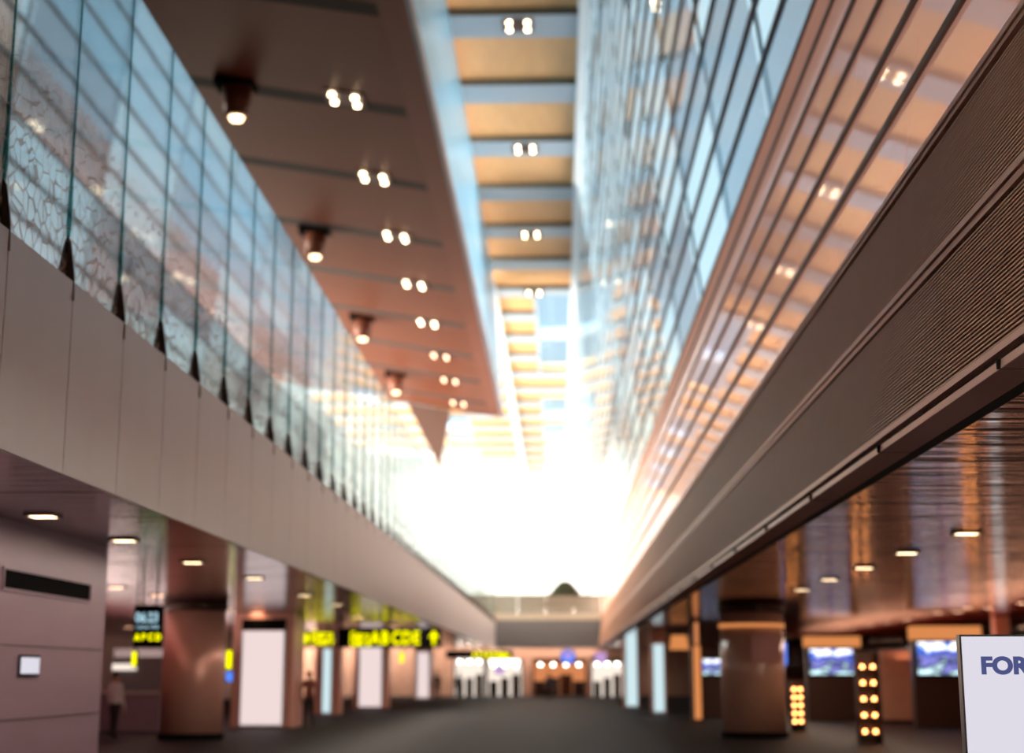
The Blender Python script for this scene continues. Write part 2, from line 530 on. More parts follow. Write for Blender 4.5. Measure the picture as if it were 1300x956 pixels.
def strip(name, h0, h1, thick=0.10, out=0.012):
    return MB().prism([(RX(h0) - out, Z(h0)), (RX(h0) + thick, Z(h0)), (RX(h1) + thick, Z(h1)), (RX(h1) - out, Z(h1))], NEAR, D_END).build(name, M['trim'], kind='structure')


strip('trim_2', 1.955, 2.01)


def louvre(name, h0, h1, n):
    m_ = MB()
    m_.mi = 1
    m_.prism([(RX(h0) + .09, Z(h0)), (RX(h0) + .16, Z(h0)), (RX(h1) + .16, Z(h1)), (RX(h1) + .09, Z(h1))], NEAR, D_END)
    m_.mi = 0
    p = (h1 - h0) / n
    for a, b in zip([NEAR] + PJ, PJ + [D_END]):
        if b - a < .1:
            continue
        for i in range(n):
            h = h0 + p * i
            x = RX(h)
            m_.prism([(x, Z(h + .06 * p)), (x + .07, Z(h + .10 * p)), (x + .07, Z(h + .40 * p)), (x, Z(h + .44 * p))], a + .006, b - .006)
    return m_.build(name, [M['louvre'], M['joint']], kind='structure')


louvre('wall_right_lower_louvre', 2.02, 3.00, 31)
strip('trim_3', 3.02, 3.078)
strip('trim_4', 3.09, 3.15, out=.03)
louvre('wall_right_upper_louvre', 3.17, 4.12, 30)
strip('trim_5', 4.15, 4.195, out=.02)
strip('trim_6', 4.205, 4.26, out=.035)
MB().prism([(RX(1.95) + .2, Z(1.95)), (RX(1.95) + .4, Z(1.95)), (RX(4.26) + .4, Z(4.26)), (RX(4.26) + .2, Z(4.26))], NEAR, D_END).build('wall_right_core', M['dark_wall'], kind='structure')

GX = lambda h: 2.40 + .15 * h
BX = lambda h: 5.144 - .13 * h
courses = [4.26, 5.12, 6.05, 6.97, 7.90, 8.83, 9.80]
mb = MB()
for a, b in zip(courses[:-1], courses[1:]):
    k = NEAR
    while k < D_END:
        mb.prism([(GX(a), Z(a) + .02), (GX(a) + .03, Z(a) + .02), (GX(b) + .03, Z(b) - .02), (GX(b), Z(b) - .02)], k + .012, min(k + 3.6, D_END) - .012)
        k += 3.6
w2 = mb.build('window_2', M['pink_glass'], kind='structure')
mb = MB()
for a in courses[1:]:
    mb.prism([(GX(a) - .04, Z(a) - .035), (GX(a) + .05, Z(a) - .035), (GX(a) + .05, Z(a) + .035), (GX(a) - .04, Z(a) + .035)], NEAR, D_END)
mb.prism([(GX(4.26) + .034, Z(4.26)), (GX(4.26) + .12, Z(4.26)), (GX(9.8) + .12, Z(9.8)), (GX(9.8) + .034, Z(9.8))], NEAR, D_END)
mb.build('mullions', M['mullion_dark'], w2)

# upper glass: leans back inward up to the ceiling, courses set at small alternating tilts
bc = [9.80 + i * (CEIL - 9.80) / 19 for i in range(20)]
mb = MB()
D_BLUE = 238
pd = 7.2
for i, (a, b) in enumerate(zip(bc[:-1], bc[1:])):
    k = 20.0
    j = 0
    while k < D_BLUE:
        tilt = (0.012, -0.008, 0.005, -0.013)[(i + (j // 3)) % 4]
        kk = min(k + pd, D_BLUE)
        diag = (i * 2 + j) % 7
        if k > 90:
            tilt *= .12
        elif i < 9:
            tilt *= .3
        if i > 9:
            mb.mi = 2 if (i + 2 * (j // 2)) % 9 not in (1, 4) else 1
        elif i > 7:
            mb.mi = 0 if diag in (0, 3, 5) else (1 if diag in (1, 4) else 2)
        else:
            mb.mi = 1 if diag in (0, 2, 5) else 0
        if i <= 5:
            mb.mi = 3 if diag in (0, 1, 3, 5) else 2
        if k > 90:
            mb.mi = 4
        mb.face([(BX(a) + tilt * .5, k + .02, Z(a) + .02), (BX(a) + tilt, kk - .02, Z(a) + .02), (BX(b) - tilt * .5, kk - .02, Z(b) - .02), (BX(b) - tilt, k + .02, Z(b) - .02)])
        k += pd; j += 1
w3 = mb.build('window_3', [M['blue_glass'], M['blue_glass_mirror'], M['blue_glass_clear'], M['grey_glass'], M['far_glass']], kind='structure')
mb = MB()
for a in bc[:-1]:
    mb.mi = 1 if a > 16 else 0
    mb.prism([(BX(a) - .05, Z(a) - .03), (BX(a) + .06, Z(a) - .03), (BX(a) + .06, Z(a) + .03), (BX(a) - .05, Z(a) + .03)], 20, D_BLUE)
mb.build('mullions', [M['mullion_blue'], M['mullion_pale']], w3)
mb = MB()
k = 20.0
while k < D_BLUE:
    mb.bar((BX(9.8) + .1, k, Z(9.8)), (BX(CEIL) + .1, k, Z(CEIL)), .07)
    k += pd
mb.build('uprights', M['mullion_blue'], w3)

# ---- right arcade ceiling
mb = MB()
mb.box(3.13, 30, NEAR, 122, Z(1.87), Z(1.87) + .2)
mb.mi = 1
for k in range(15):
    d = 10.2 + 7.4 * k
    mb.box(3.14, 30, d, d + .02, Z(1.868), Z(1.88))
mb.build('ceiling_right_arcade', [M['copper_right'], M['joint']], kind='structure')

# ---- high brown soffit on the left, rising away from the hall
SS = .168
SX0 = -4.22
sh = lambda X: SOF + SS * (SX0 - X)
S_END = 117.2
mb = MB()
mb.prism([(SX0, Z(sh(SX0))), (-26, Z(sh(-26))), (-26, Z(sh(-26)) + .5), (SX0, Z(sh(SX0)) + .5)], 24, S_END)
gd = [(46 + 8.4 * i - SOF * math.sin(TH)) / math.cos(TH) for i in range(-1, 9)]
mb.mi = 1
for d in gd:
    mb.prism([(-5.25, Z(sh(-5.25)) - .004), (-26, Z(sh(-26)) - .004), (-26, Z(sh(-26)) + .02), (-5.25, Z(sh(-5.25)) + .02)], d - .5, d + .5)
mb.mi = 2
mb.prism([(SX0 + .0, Z(sh(SX0)) - .006), (SX0 - .95, Z(sh(SX0 - .95)) - .006), (SX0 - .95, Z(sh(SX0 - .95)) + .02), (SX0, Z(sh(SX0)) + .02)], 24, S_END)
mb.build('ceiling_brown_soffit', [M['soffit'], M['groove'], M['soffit_rim']], kind='structure')
# blue metal fascia rising from its edge to the ceiling, and the dark return wall at its far end
MB().prism([(SX0, Z(SOF)), (SX0 - .12, Z(SOF)), (-5.0, Z(CEIL)), (-4.88, Z(CEIL))], 24, S_END + 1).build('wall_upper_fascia', M['fascia'], kind='structure')
MB().prism([(-8.15, Z(19.6)), (-8.95, Z(15.2)), (-11.5, Z(20.15))], S_END - .3, S_END + .1).build('wall_dark_return', M['dark_wall'], kind='structure')

# ---- ceiling: recessed wood bays between grey beams, with skylights
ci = [(71.6 + 8.5 * i - CEIL * math.sin(TH)) / math.cos(TH) for i in range(-6, 21)]
XR = BX(CEIL)
bm_, wd, rm, sg = MB(), MB(), MB(), MB()
cd = lambda y: (1986 * CEIL / math.cos(TH) / (856 - y) - CEIL * math.sin(TH)) / math.cos(TH)
SKYL = [(cd(375), cd(428)), (cd(432), cd(472)), (cd(509), cd(531)), (cd(541), cd(558)), (cd(567), cd(580)), (cd(587), cd(601))]
SIDE = [(cd(528), cd(545)), (cd(552), cd(566)), (cd(574), cd(590))]


def bays(mb_, x0, x1, a, b, z0, z1, holes):
    """a strip x0..x1 along y from a to b, left open over the holes"""
    cur = a
    for h0, h1 in holes:
        if h1 <= cur or h0 >= b:
            continue
        if h0 > cur + .01:
            mb_.box(x0, x1, cur, h0, z0, z1)
        cur = max(cur, h1)
    if b > cur + .01:
        mb_.box(x0, x1, cur, b, z0, z1)


for i in range(len(ci) - 1):
    a, b = ci[i], ci[i + 1]
    far = a > S_END
    for x0, x1, holes in ((-5.6, -1.7, []), (-1.7, XR, SKYL)) + (((-10.8, -5.6, []), (-14.5, -10.8, SIDE), (-27, -14.5, [])) if far else ()):
        if (a > 205 and x0 < -14.6) or (a > 214 and x0 < -12) or (a > 222 and x0 < -10):
            continue
        bm_.mi = 0
        bays(bm_, x0, x1, a, a + 2.55, Z(CEIL), Z(CEIL) + .8, holes)
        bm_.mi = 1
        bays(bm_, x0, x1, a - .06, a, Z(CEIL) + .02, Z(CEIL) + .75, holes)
        bays(wd, x0, x1, a + 2.5, b + .05, Z(CEIL) + .35, Z(CEIL) + .8, holes)
bm_.mi = 0
for a, b in SKYL:
    sg.box(-1.7, XR, a, b, Z(CEIL) + .62, Z(CEIL) + .65)
    bm_.box(-1.95, -1.7, a - .4, b + .4, Z(CEIL) - .02, Z(CEIL) + .9)
for a, b in SIDE:
    sg.box(-14.5, -10.8, a, b, Z(CEIL) + .62, Z(CEIL) + .65)
wd.build('ceiling', M['wood'], kind='structure')
bm_.build('ceiling_beams', [M['beam'], M['beamface_shade']], kind='structure')
sg.build('window_4', M['roof_glass'], kind='structure')
rm.box(XR - .28, XR + .3, 30, 238, Z(CEIL) - .12, Z(CEIL) + .8)
rm.box(-5.5, -4.80, S_END, 238, Z(CEIL) - .12, Z(CEIL) + .1)
rm.build('trim_7', M['rim'], kind='structure')

# ---- unseen blocks added to shade the near hall; also its roof and end wall
MB().box(13, 33, -14, 60, Z(LOW) + .3, 44).box(13, 33, 60, 86, Z(LOW) + .3, 19).build('shade_block_right', M['dark_wall'], kind='structure')
MB().box(-27.5, -26.5, -14, 60, Z(LOW) + .3, 44).box(-27.5, -26.5, 60, 82, Z(LOW) + .3, 19).build('shade_block_left', M['dark_wall'], kind='structure')
MB().box(-27, 13, -14, 22, Z(CEIL) + .9, Z(CEIL) + 1.4).build('ceiling_entrance', M['dark_wall'], kind='structure')
MB().box(-27, 33, -14.5, -14, 0, 44).build('wall_entrance', M['dark_wall'], kind='structure')

# ---- bow window at the far end
pl = [(-30, 196), (-24, 206), (-18, 215), (-14.5, 220), (-10.8, 227), (-5.6, 234), (-1, 237), (6, 239)]
mb = MB()
for (x0, y0), (x1, y1) in zip(pl[:-1], pl[1:]):
    mb.face([(x0, y0, 0), (x1, y1, 0), (x1, y1, Z(CEIL) + .5), (x0, y0, Z(CEIL) + .5)])
w5 = mb.build('window_5', M['end_glass'], kind='structure')
mb = MB()
for (x, y) in pl[1:]:
    mb.bar((x, y - .1, 0), (x, y - .1, Z(CEIL) + .3), .14)
mb.build('mullions', M['rim'], w5)

# ---- far cross bridge with glass rail
D_B = 112.5
b0, b1 = at_d(636, 822, D_B), at_d(757, 787, D_B)
mb = MB()
mb.box(-14, GX(4.2) + 6, D_B, D_B + 5, b0.z, b1.z)
mb.build('wall_bridge', M['grey_band'], kind='structure')
rail = thing('glass_balustrade', 'grey glass balustrade along the top of the far cross bridge', 'balustrade', (0, D_B + .3, b1.z))
zt = at_d(690, 756, D_B).z - b1.z
mb = MB(); xx = -13.0
while xx < 8:
    mb.box(xx + .02, xx + 1.98, 0, .03, 0.0, zt); xx += 2
mb.build('glass_panel', M['rail_glass'], rail)
MB().box(-13, 9, -.03, .06, zt, zt + .07).build('handrail', M['bronze_dark'], rail)
mb = MB(); mb.box(-13, 9, -.08, -.02, 0.0, .45); mb.build('kick_plate', M['beige'], rail)

# ---- arcade walls
MB().box(-7.6, -6.7, NEAR, 23.2, 0, Z(LOW)).build('wall_left_stone', M['stone'], kind='structure')
mb = MB()
for h in (.34, -.55):
    mb.box(-6.698, -6.69, NEAR, 23.2, Z(h), Z(h) + .012)
mb.build('trim_8', M['joint'], kind='structure')
MB().box(-22.2, -22, NEAR, 118, 0, Z(LOW)).build('wall_left_back', M['under'], kind='structure')
MB().box(26, 26.2, NEAR, 122, 0, Z(LOW)).build('wall_right_back', M['soffit'], kind='structure')
MB().box(-22, 26, 121, 121.3, 0, b0.z + .3).build('wall_end', M['stone_brown'], kind='structure')
MB().box(-22, -8, 8, 8.3, 0, Z(LOW)).build('wall_left_front', M['stone'], kind='structure')

# ================================================================== THINGS
# ---- ventilation slot in the stone wall
g = thing('ventilation_grille', 'long dark ventilation slot set in the mauve stone wall', 'vent', (-6.7, 0, 0))
p0, p1 = at_x(3, 735, -6.7), at_x(113, 750, -6.7)
s0, s1 = Z(1.02), Z(1.245)
MB().box(-.02, .012, p0.y, p1.y, s0, s1).build('slot', M['black'], g)
mb = MB(); mb.box(0, .03, p0.y - .03, p1.y + .03, s1, s1 + .03); mb.box(0, .03, p0.y - .03, p1.y + .03, s0 - .03, s0)
mb.box(0, .03, p0.y - .03, p0.y, s0, s1); mb.box(0, .03, p1.y, p1.y + .03, s0, s1)
mb.build('frame', M['stone'], g)
mb = MB()
for i in range(6):
    zz = s0 + .02 + i * .036
    mb.box(.012, .02, p0.y, p1.y, zz, zz + .006)
mb.build('blades', M['black'], g)


# ---- recessed downlights
def downlight(name, size, lens):
    t = thing(name, 'x', 'downlight')
    MB().box(-size / 2, size / 2, -size / 2, size / 2, -.02, -.004).build('lens', lens, t)
    f = MB(); s = size / 2
    f.box(-s - .03, s + .03, -s - .03, -s, -.026, 0); f.box(-s - .03, s + .03, s, s + .03, -.026, 0)
    f.box(-s - .03, -s, -s, s, -.026, 0); f.box(s, s + .03, -s, s, -.026, 0)
    f.build('frame', M['bronze_dark'], t)
    return t


def spread(pts, h, size, lens, where, group, name='recessed_downlight'):
    proto = None
    for i, (x, y) in enumerate(pts):
        p = at_h(x, y, h)
        t = proto if proto and False else (downlight(name, size, lens) if proto is None else copy_tree(proto))
        proto = proto or t
        t.location = (p.x, p.y, p.z)
        t['label'] = f'{ORD[i]} square downlight from camera in {where}'
        t['group'] = group


spread([(55, 654), (158, 685), (245, 713), (323, 733), (387, 755), (427, 767)], LOW, .30, M['dl'],
       'left arcade ceiling edge row', 'downlights along the left ceiling edge')
spread([(2, 734), (148, 745), (125, 755), (200, 755)], LOW, .32, M['dl_far'],
       'left arcade ceiling inner row', 'downlights deep in the left arcade')
spread([(290, 773), (325, 778), (163, 796), (455, 783), (500, 795)], LOW, .38, M['dl_far'],
       'left arcade ceiling far scatter', 'far downlights of the left arcade')
spread([(1227, 676), (1151, 701), (1097, 720), (1053, 735), (1018, 748)], 1.87, .30, M['dl'],
       'right arcade ceiling edge row', 'downlights along the right ceiling edge')
spread([(1298, 765), (1255, 771), (1228, 771), (1216, 776), (1190, 777), (1152, 786), (1127, 789), (1104, 792), (1082, 796), (1063, 799), (1046, 801), (1030, 803), (1017, 806), (1002, 808)], 1.87, .30, M['dl_far'],
       'right arcade ceiling curving inner row', 'small lights curving across the right arcade')
spread([(1298, 796), (1215, 800), (1158, 808), (1142, 812), (1127, 812), (1110, 813)], 1.87, .38, M['dl_far'],
       'right arcade ceiling farthest row', 'far small lights of the right arcade')


# ---- four lamp spotlights of the soffit and of the ceiling beams
def quad(dx, dy, r, lens, slope=0.0):
    t = thing('ceiling_spotlight', 'x', 'spotlight')
    MB().box(-dx - .3, dx + .3, -dy - .3, dy + .3, -.05, 0).build('housing', M['bronze_dark'], t)
    for sx in (-1, 1):
        for sy in (-1, 1):
            c = MB(); c.cyl(sx * dx, sy * dy, -.14, -.05, r, n=20); c.build('lamp', lens, t)
    return t


sof_px = [(438, 124), (475, 224), (503, 299), (526, 360), (543, 409), (559, 451), (571, 482), (582, 511)]
proto = {}
for i, (x, y) in enumerate(sof_px):
    # meet the sloping soffit plane
    r = ray(x, y)
    s = (SOF + SS * SX0) / (r.z + SS * r.x)
    p = r * s + Vector((0, 0, EYE))
    key = 'a' if i < 5 else 'b'
    t = copy_tree(proto[key]) if key in proto else quad(.40, .36, .10, M['spot'] if key == 'a' else M['spot_orange'])
    proto.setdefault(key, t)
    t.location = p; t.rotation_euler = (0, math.atan(SS), 0)
    t['label'] = f'{ORD[i]} four-lamp spotlight from the camera on the brown soffit'
    t['group'] = 'spotlights on the brown soffit'
cei_px = [(658, 31), (667, 188), (674, 297), (678, 371)]
for i, (x, y) in enumerate(cei_px):
    p = at_h(x, y, CEIL)
    key = 'c'
    t = copy_tree(proto[key]) if key in proto else quad(.42, .40, .10, M['spot'])
    proto.setdefault(key, t)
    t.location = p
    t['label'] = f'{ORD[i]} four-lamp spotlight from the camera on the grey ceiling beams'
    t['group'] = 'spotlights on the ceiling beams'

# ---- pendant lamps hung from the soffit by the left glass
pp = [(302, 104, 52), (401, 291, 29), (461, 402, 17), (503, 474, 12)]
pproto = None
for i, (x, y, hp) in enumerate(pp):
    r = ray(x, y)
    s = (SOF + SS * SX0) / (r.z + SS * r.x)
    p = r * s + Vector((0, 0, EYE))
    if pproto is None:
        t = thing('pendant_lamp', 'x', 'lamp')
        c = MB(); c.box(-.75, .62, -.5, .5, -.22, .25); c.build('ceiling_bracket', M['black'], t)
        c = MB(); c.cyl(0, 0, -1.30, -.2, .42, .50, 28); c.build('shade', M['soffit_rim'], t)
        c = MB(); c.cyl(0, 0, -1.42, -1.30, .20, .26, 24); c.build('bulb', M['dl'], t)
        pproto = t
    else:
        t = copy_tree(pproto)
    t.location = p
    t['label'] = f'{ORD[i]} brown drum pendant lamp from the camera above the left glass'
    t['group'] = 'pendant lamps on the soffit'

# ---- columns
def round_column(label, x, y, r, material, band=None):
    t = thing('column', label, 'column', (x, y, 0))
    c = MB(); c.cyl(0, 0, 0.15, Z(LOW) - .25, r, n=48); c.build('shaft', material, t)
    c = MB(); c.cyl(0, 0, Z(LOW) - .25, Z(LOW), r + .05, n=48); c.build('capital', band or M['bronze_dark'], t)
    c = MB(); c.cyl(0, 0, 0, .15, r + .04, n=48); c.build('plinth', M['black'], t)
    return t


p = at_d(246, 840, 40.5)
round_column('round polished copper column right of the hanging clock sign', p.x, p.y, .78, M['copper_col'])
p = at_d(955, 830, 42.0)
rc = round_column('thick round brown marble column beside the small screen in the right arcade', p.x, p.y, .83, M['stone_brown'])
c = MB(); c.cyl(0, 0, Z(1.20), Z(1.29), .86, n=48); c.build('lit_ring', M['amber_header'], rc)
c = MB(); c.box(-.15, .62, -.90, -.80, Z(.3), Z(1.0)); c.build('notice_panel', M['under'], rc)


def light_column(px0, px1, ytop, d, label, panel, group=None, wide=1.5, black=True):
    a, b = at_d(px0, ytop, d), at_d(px1, ytop, d)
    cx, wd_ = (a.x + b.x) / 2, (b.x - a.x)
    t = thing('lightbox_column', label, 'column', (cx, d, 0))
    if group:
        t['group'] = group
    hw = wd_ * wide / 2
    MB().box(-hw, hw, .05, .05 + 2 * hw, 0, Z(LOW)).build('shaft', M['copper_col'], t, bevel=.03)
    MB().box(-wd_ / 2, wd_ / 2, -.02, .06, .1, a.z).build('light_panel', panel, t)
    f = MB(); f.box(-wd_ / 2 - .04, -wd_ / 2, -.04, .06, .06, a.z + .04); f.box(wd_ / 2, wd_ / 2 + .04, -.04, .06, .06, a.z + .04); f.box(-wd_ / 2, wd_ / 2, -.04, .06, .06, .1)
    f.build('frame', M['white_panel'] if False else M['rim'], t)
    if black:
        MB().box(-wd_ / 2 - .04, wd_ / 2 + .04, -.03, .06, a.z + .02, min(a.z + .36, Z(LOW) - .03)).build('header', M['black'], t)
    return t


light_column(309, 361, 801, 48.5, 'column with a tall white light panel under a black header, nearest of its row', M['white_panel'])
light_column(411, 421, 824, 64, 'slim column with a narrow pale blue light panel behind the yellow signs', M['pale_cyan'], wide=3.2, black=False)
light_column(457, 485, 821, 76, 'column with a white light panel seen below the black gate sign', M['white_panel'], black=False)
light_column(530, 545, 828, 105, 'distant column with a white light panel right below the up arrow', M['white_panel'], black=False)
light_column(794, 808, 806, 78, 'column with a glowing pale cyan panel, farther of the two in the right arcade', M['pale_cyan'], black=False)
light_column(829, 842, 818, 66, 'column with a glowing pale cyan panel, nearer of the two in the right arcade', M['pale_cyan'], black=False)
light_column(1268, 1281, 812, 52, 'column with a white light panel standing behind the white sign', M['pale_cyan'], black=False)


# amber strip on a dark post
p = at_d(885, 850, 55)
t = thing('lit_post', 'slim bronze post with a vertical amber light strip left of the marble column', 'post', (p.x, p.y, 0))
MB().box(-.2, .2, 0, .4, 0, Z(LOW)).build('post', M['bronze_dark'], t)
MB().box(-.12, .12, -.03, 0, .1, Z(.95)).build('light_strip', M['amber_header'], t)
MB().box(-.07, .07, -.03, 0, Z(1.0), Z(1.75)).build('light_strip', M['shop_amber'], t)
# warm glowing drum lamps on the right
for i, (x, y, d) in enumerate(((862, 815, 62), (858, 781, 30))[:1]):
    p = at_d(x, y, d)
    t = thing('drum_lamp', 'glowing amber drum lamp hanging left of the amber post', 'lamp', (p.x, p.y, p.z - .3))
    c = MB(); c.cyl(0, 0, 0, .55, .38, .30, 28); c.build('shade', M['amber_header'], t)
    c = MB(); c.cyl(0, 0, .55, Z(LOW) - p.z + .3, .02, n=10); c.build('rod', M['black'], t)
    c = MB(); c.cyl(0, 0, -.03, 0, .40, n=28); c.build('rim', M['bronze_dark'], t)


# ---- signs
def rods(t, xs, z0):
    m_ = MB()
    for x in xs:
        m_.cyl(x, .08, z0, Z(LOW), .018, n=10)
    m_.build('hanging_rods', M['black'], t)


# clock sign
d = 30.0
a, b = at_d(168, 822, d), at_d(207, 768, d)
t = thing('clock_sign', 'hanging black clock sign with pale blue digits and a yellow line', 'sign', (a.x, d, a.z))
W, H = b.x - a.x, b.z - a.z
MB().box(0, W, 0, .14, 0, H).build('case', M['black'], t, bevel=.015)
text('digits', '06:23', .25, M['cyan_text'], t, (W * .46, -.006, H * .60), align='CENTER', sx=.80, bold=.003)
text('small_line', 'LOCAL TIME', .085, M['cyan_text'], t, (W * .5, -.006, H * .44), align='CENTER', sx=.9)
text('yellow_line', 'A B C D', .17, M['yellow'], t, (W * .52, -.006, H * .17), align='CENTER', sx=.84, bold=.008)
m_ = MB(); m_.cyl(W * .25, .07, H, Z(LOW) - a.z, .018, n=10); m_.cyl(W * .75, .07, H, Z(LOW) - a.z, .018, n=10); m_.build('hanging_rods', M['black'], t)

# large gate sign
d = 59.0
a, b = at_d(428, 822, d), at_d(560, 797, d)
t = thing('gate_sign', 'wide black hanging gate sign with yellow letters and an up arrow', 'sign', (a.x, d, a.z))
W, H = b.x - a.x, b.z - a.z
MB().box(0, W, 0, .2, 0, H).build('case', M['black'], t, bevel=.02)
k = 59.0 / 1986 * 1.0
mb_text = [(444, 'Gates', .24, .42), (444, 'Gates', .24, .08)]
for x, s, sz, fz in mb_text:
    text('word', s, .40, M['yellow'], t, ((x - 428) * k, -.008, H * fz), bold=.012, sx=.78)
for x, s in ((470, 'A'), (483, 'B'), (496, 'C'), (509, 'D'), (523, 'E')):
    text('letter', s, .66, M['yellow'], t, ((x - 428) * k, -.008, H * .18), bold=.02, sx=.75)
ar = MB()
ax, az = (549 - 428) * k, H * .5
ar.face([(ax - .055, -.01, az - .26), (ax + .055, -.01, az - .26), (ax + .055, -.01, az + .02), (ax - .055, -.01, az + .02)])
ar.face([(ax - .2, -.01, az + .0), (ax + .2, -.01, az + .0), (ax, -.01, az + .28)])
ex = bmesh.ops.extrude_face_region(ar.bm, geom=ar.bm.faces[:])
bmesh.ops.translate(ar.bm, verts=[v for v in ex['geom'] if isinstance(v, bmesh.types.BMVert)], vec=(0, .012, 0))
ar.build('arrow', M['yellow'], t)
m_ = MB(); m_.cyl(.5, .1, H, Z(LOW) - a.z, .025, n=10); m_.cyl(W - .5, .1, H, Z(LOW) - a.z, .025, n=10); m_.build('hanging_rods', M['black'], t)

# sign beside it
d = 59.5
a, b = at_d(376, 821, d), at_d(427, 800, d)
t = thing('direction_sign', 'short dark sign with yellow words left of the wide gate sign', 'sign', (a.x, d, a.z))
W, H = b.x - a.x - .02, b.z - a.z
MB().box(0, W, 0, .2, 0, H).build('case', M['bronze_dark'], t, bevel=.02)
text('word', 'Gates', .42, M['yellow'], t, (W * .36, -.008, H * .52), bold=.012, sx=.85)
text('word', 'Transfer', .36, M['yellow'], t, (W * .36, -.008, H * .12), bold=.012, sx=.72)
c = MB(); c.cyl(0, 0, 0, .012, .22, n=28)
o = c.build('symbol', M['yellow'], t); o.location = (W * .17, -.002, H * .5); o.rotation_euler = (math.pi / 2, 0, 0)
m_ = MB(); m_.cyl(.3, .1, H, Z(LOW) - a.z, .025, n=10); m_.cyl(W - .3, .1, H, Z(LOW) - a.z, .025, n=10); m_.build('hanging_rods', M['black'], t)

# far sign
d = 98.0
a, b = at_d(566, 836, d), at_d(651, 826, d)
t = thing('direction_sign', 'distant black sign with a long yellow line above the bright shop strip', 'sign', (a.x, d, a.z))
W, H = b.x - a.x, b.z - a.z
MB().box(0, W, 0, .2, 0, H).build('case', M['black'], t, bevel=.02)
text('word', 'A B C D E Gates', .46, M['yellow'], t, (W * .40, -.01, H * .15), bold=.03, sx=.70)
m_ = MB(); m_.cyl(.5, .1, H, Z(LOW) - a.z, .03, n=10); m_.cyl(W - .6, .1, H, Z(LOW) - a.z, .03, n=10); m_.build('hanging_rods', M['black'], t)


def flag(px0, px1, y0, y1, d, material, label, top=None):
    a, b = at_d(px0, y1, d), at_d(px1, y0, d)
    t = thing('flag_sign', label, 'sign', (a.x, d, a.z))
    W, H = b.x - a.x, b.z - a.z
    MB().box(0, W, .02, .12, 0, H).build('case', M['black'], t)
    MB().box(.015, W - .015, 0, .02, .02, H - .02).build('face', material, t)
    m_ = MB(); m_.cyl(W / 2, .07, H, max(H + .05, (top or Z(LOW)) - a.z), .015, n=8); m_.build('hanger', M['black'], t)
    return t


flag(166, 174, 826, 847, 34, M['yellow'], 'small upright yellow sign below the clock sign')
flag(286, 295, 825, 850, 43, M['yellow'], 'small upright yellow sign between the copper column and white panel')
flag(286, 296, 852, 866, 43.5, M['blue_lamp'], 'small blue sign under the upright yellow sign')
flag(507, 513, 828, 842, 70, M['yellow'], 'tiny yellow sign under the right half of the gate sign')
flag(993, 999, 815, 845, 45, M['blue_lamp'], 'slim blue sign at the right edge of the marble column')
flag(914, 921, 802, 814, 47, M['yellow'], 'tiny yellow sign at the left edge of the marble column')


# ---- screens in amber topped kiosks
def kiosk(px0, px1, y0, y1, d, label, head=True):
    a, b = at_d(px0, y1, d), at_d(px1, y0, d)
    t = thing('screen_kiosk', label, 'screen', ((a.x + b.x) / 2, d, 0), group='screen kiosks in the right arcade')
    W, H = b.x - a.x, b.z - a.z
    MB().box(-W / 2 - .12, W / 2 + .12, .05, .55, 0, b.z + .06).build('cabinet', M['bronze_dark'], t, bevel=.02)
    MB().box(-W / 2, W / 2, .0, .06, a.z, b.z).build('screen', M['screen'], t)
    f = MB()
    f.box(-W / 2 - .07, W / 2 + .07, -.02, .05, b.z, b.z + .07); f.box(-W / 2 - .07, W / 2 + .07, -.02, .05, a.z - .07, a.z)
    f.box(-W / 2 - .07, -W / 2, -.02, .05, a.z, b.z); f.box(W / 2, W / 2 + .07, -.02, .05, a.z, b.z)
    f.build('bezel', M['black'], t)
    if head:
        MB().box(-W / 2 - .14, W / 2 + .3, -.05, .6, b.z + .08, b.z + .08 + .24 * W).build('header', M['amber_header'], t, bevel=.02)
    return t


kiosk(1166, 1234, 815, 856, 50, 'large screen kiosk with amber header behind the white sign')
kiosk(1029, 1082, 824, 856, 57, 'screen kiosk with amber header, middle one right of the marble column')
kiosk(891, 916, 837, 856, 60, 'small distant screen left of the marble column', head=False)

# pale brown partition between kiosks
a, b = at_d(1119, 866, 55), at_d(1160, 826, 55)
t = thing('partition_panel', 'pale brown upright partition between the two large screens', 'partition', ((a.x + b.x) / 2, 55, 0))
MB().box(-(b.x - a.x) / 2, (b.x - a.x) / 2, 0, .1, .08, b.z).build('panel', M['stone_brown'], t, bevel=.01)
MB().box(-(b.x - a.x) / 2, (b.x - a.x) / 2, -.05, .15, 0, .08).build('base', M['black'], t)

# shelves with amber lamps
for q0, q1, qt, qd, lab in ((1088, 1116, 828, 38, 'dark display shelf with rows of small amber lamps beside the middle screen'),
                            (1003, 1021, 864, 46, 'slim display shelf of amber lamps between marble column and middle screen'),
                            (1236, 1258, 840, 33, 'display shelf of amber lamps standing behind the white sign')):
    a, b = at_d(q0, 866, qd), at_d(q1, qt, qd)
    t = thing('display_shelf', lab, 'shelf', ((a.x + b.x) / 2, qd, 0), group='amber lamp shelves in the right arcade')
    hw = (b.x - a.x) / 2
    m_ = MB(); m_.box(-hw, -hw + .03, 0, .35, 0, b.z); m_.box(hw - .03, hw, 0, .35, 0, b.z); m_.box(-hw, hw, .32, .35, 0, b.z)
    m_.build('carcass', M['bronze_dark'], t)
    for k in range(5):
        zz = .2 + k * (b.z - .4) / 4.6
        MB().box(-hw, hw, 0, .33, zz, zz + .03).build('shelf_board', M['bronze_dark'], t)
        for j in range(2):
            c = MB(); c.cyl(-hw * .45 + hw * .9 * j, .08, zz + .05, zz + .13, .05, .03, 12); c.build('lamp', M['amber_lamp'], t)

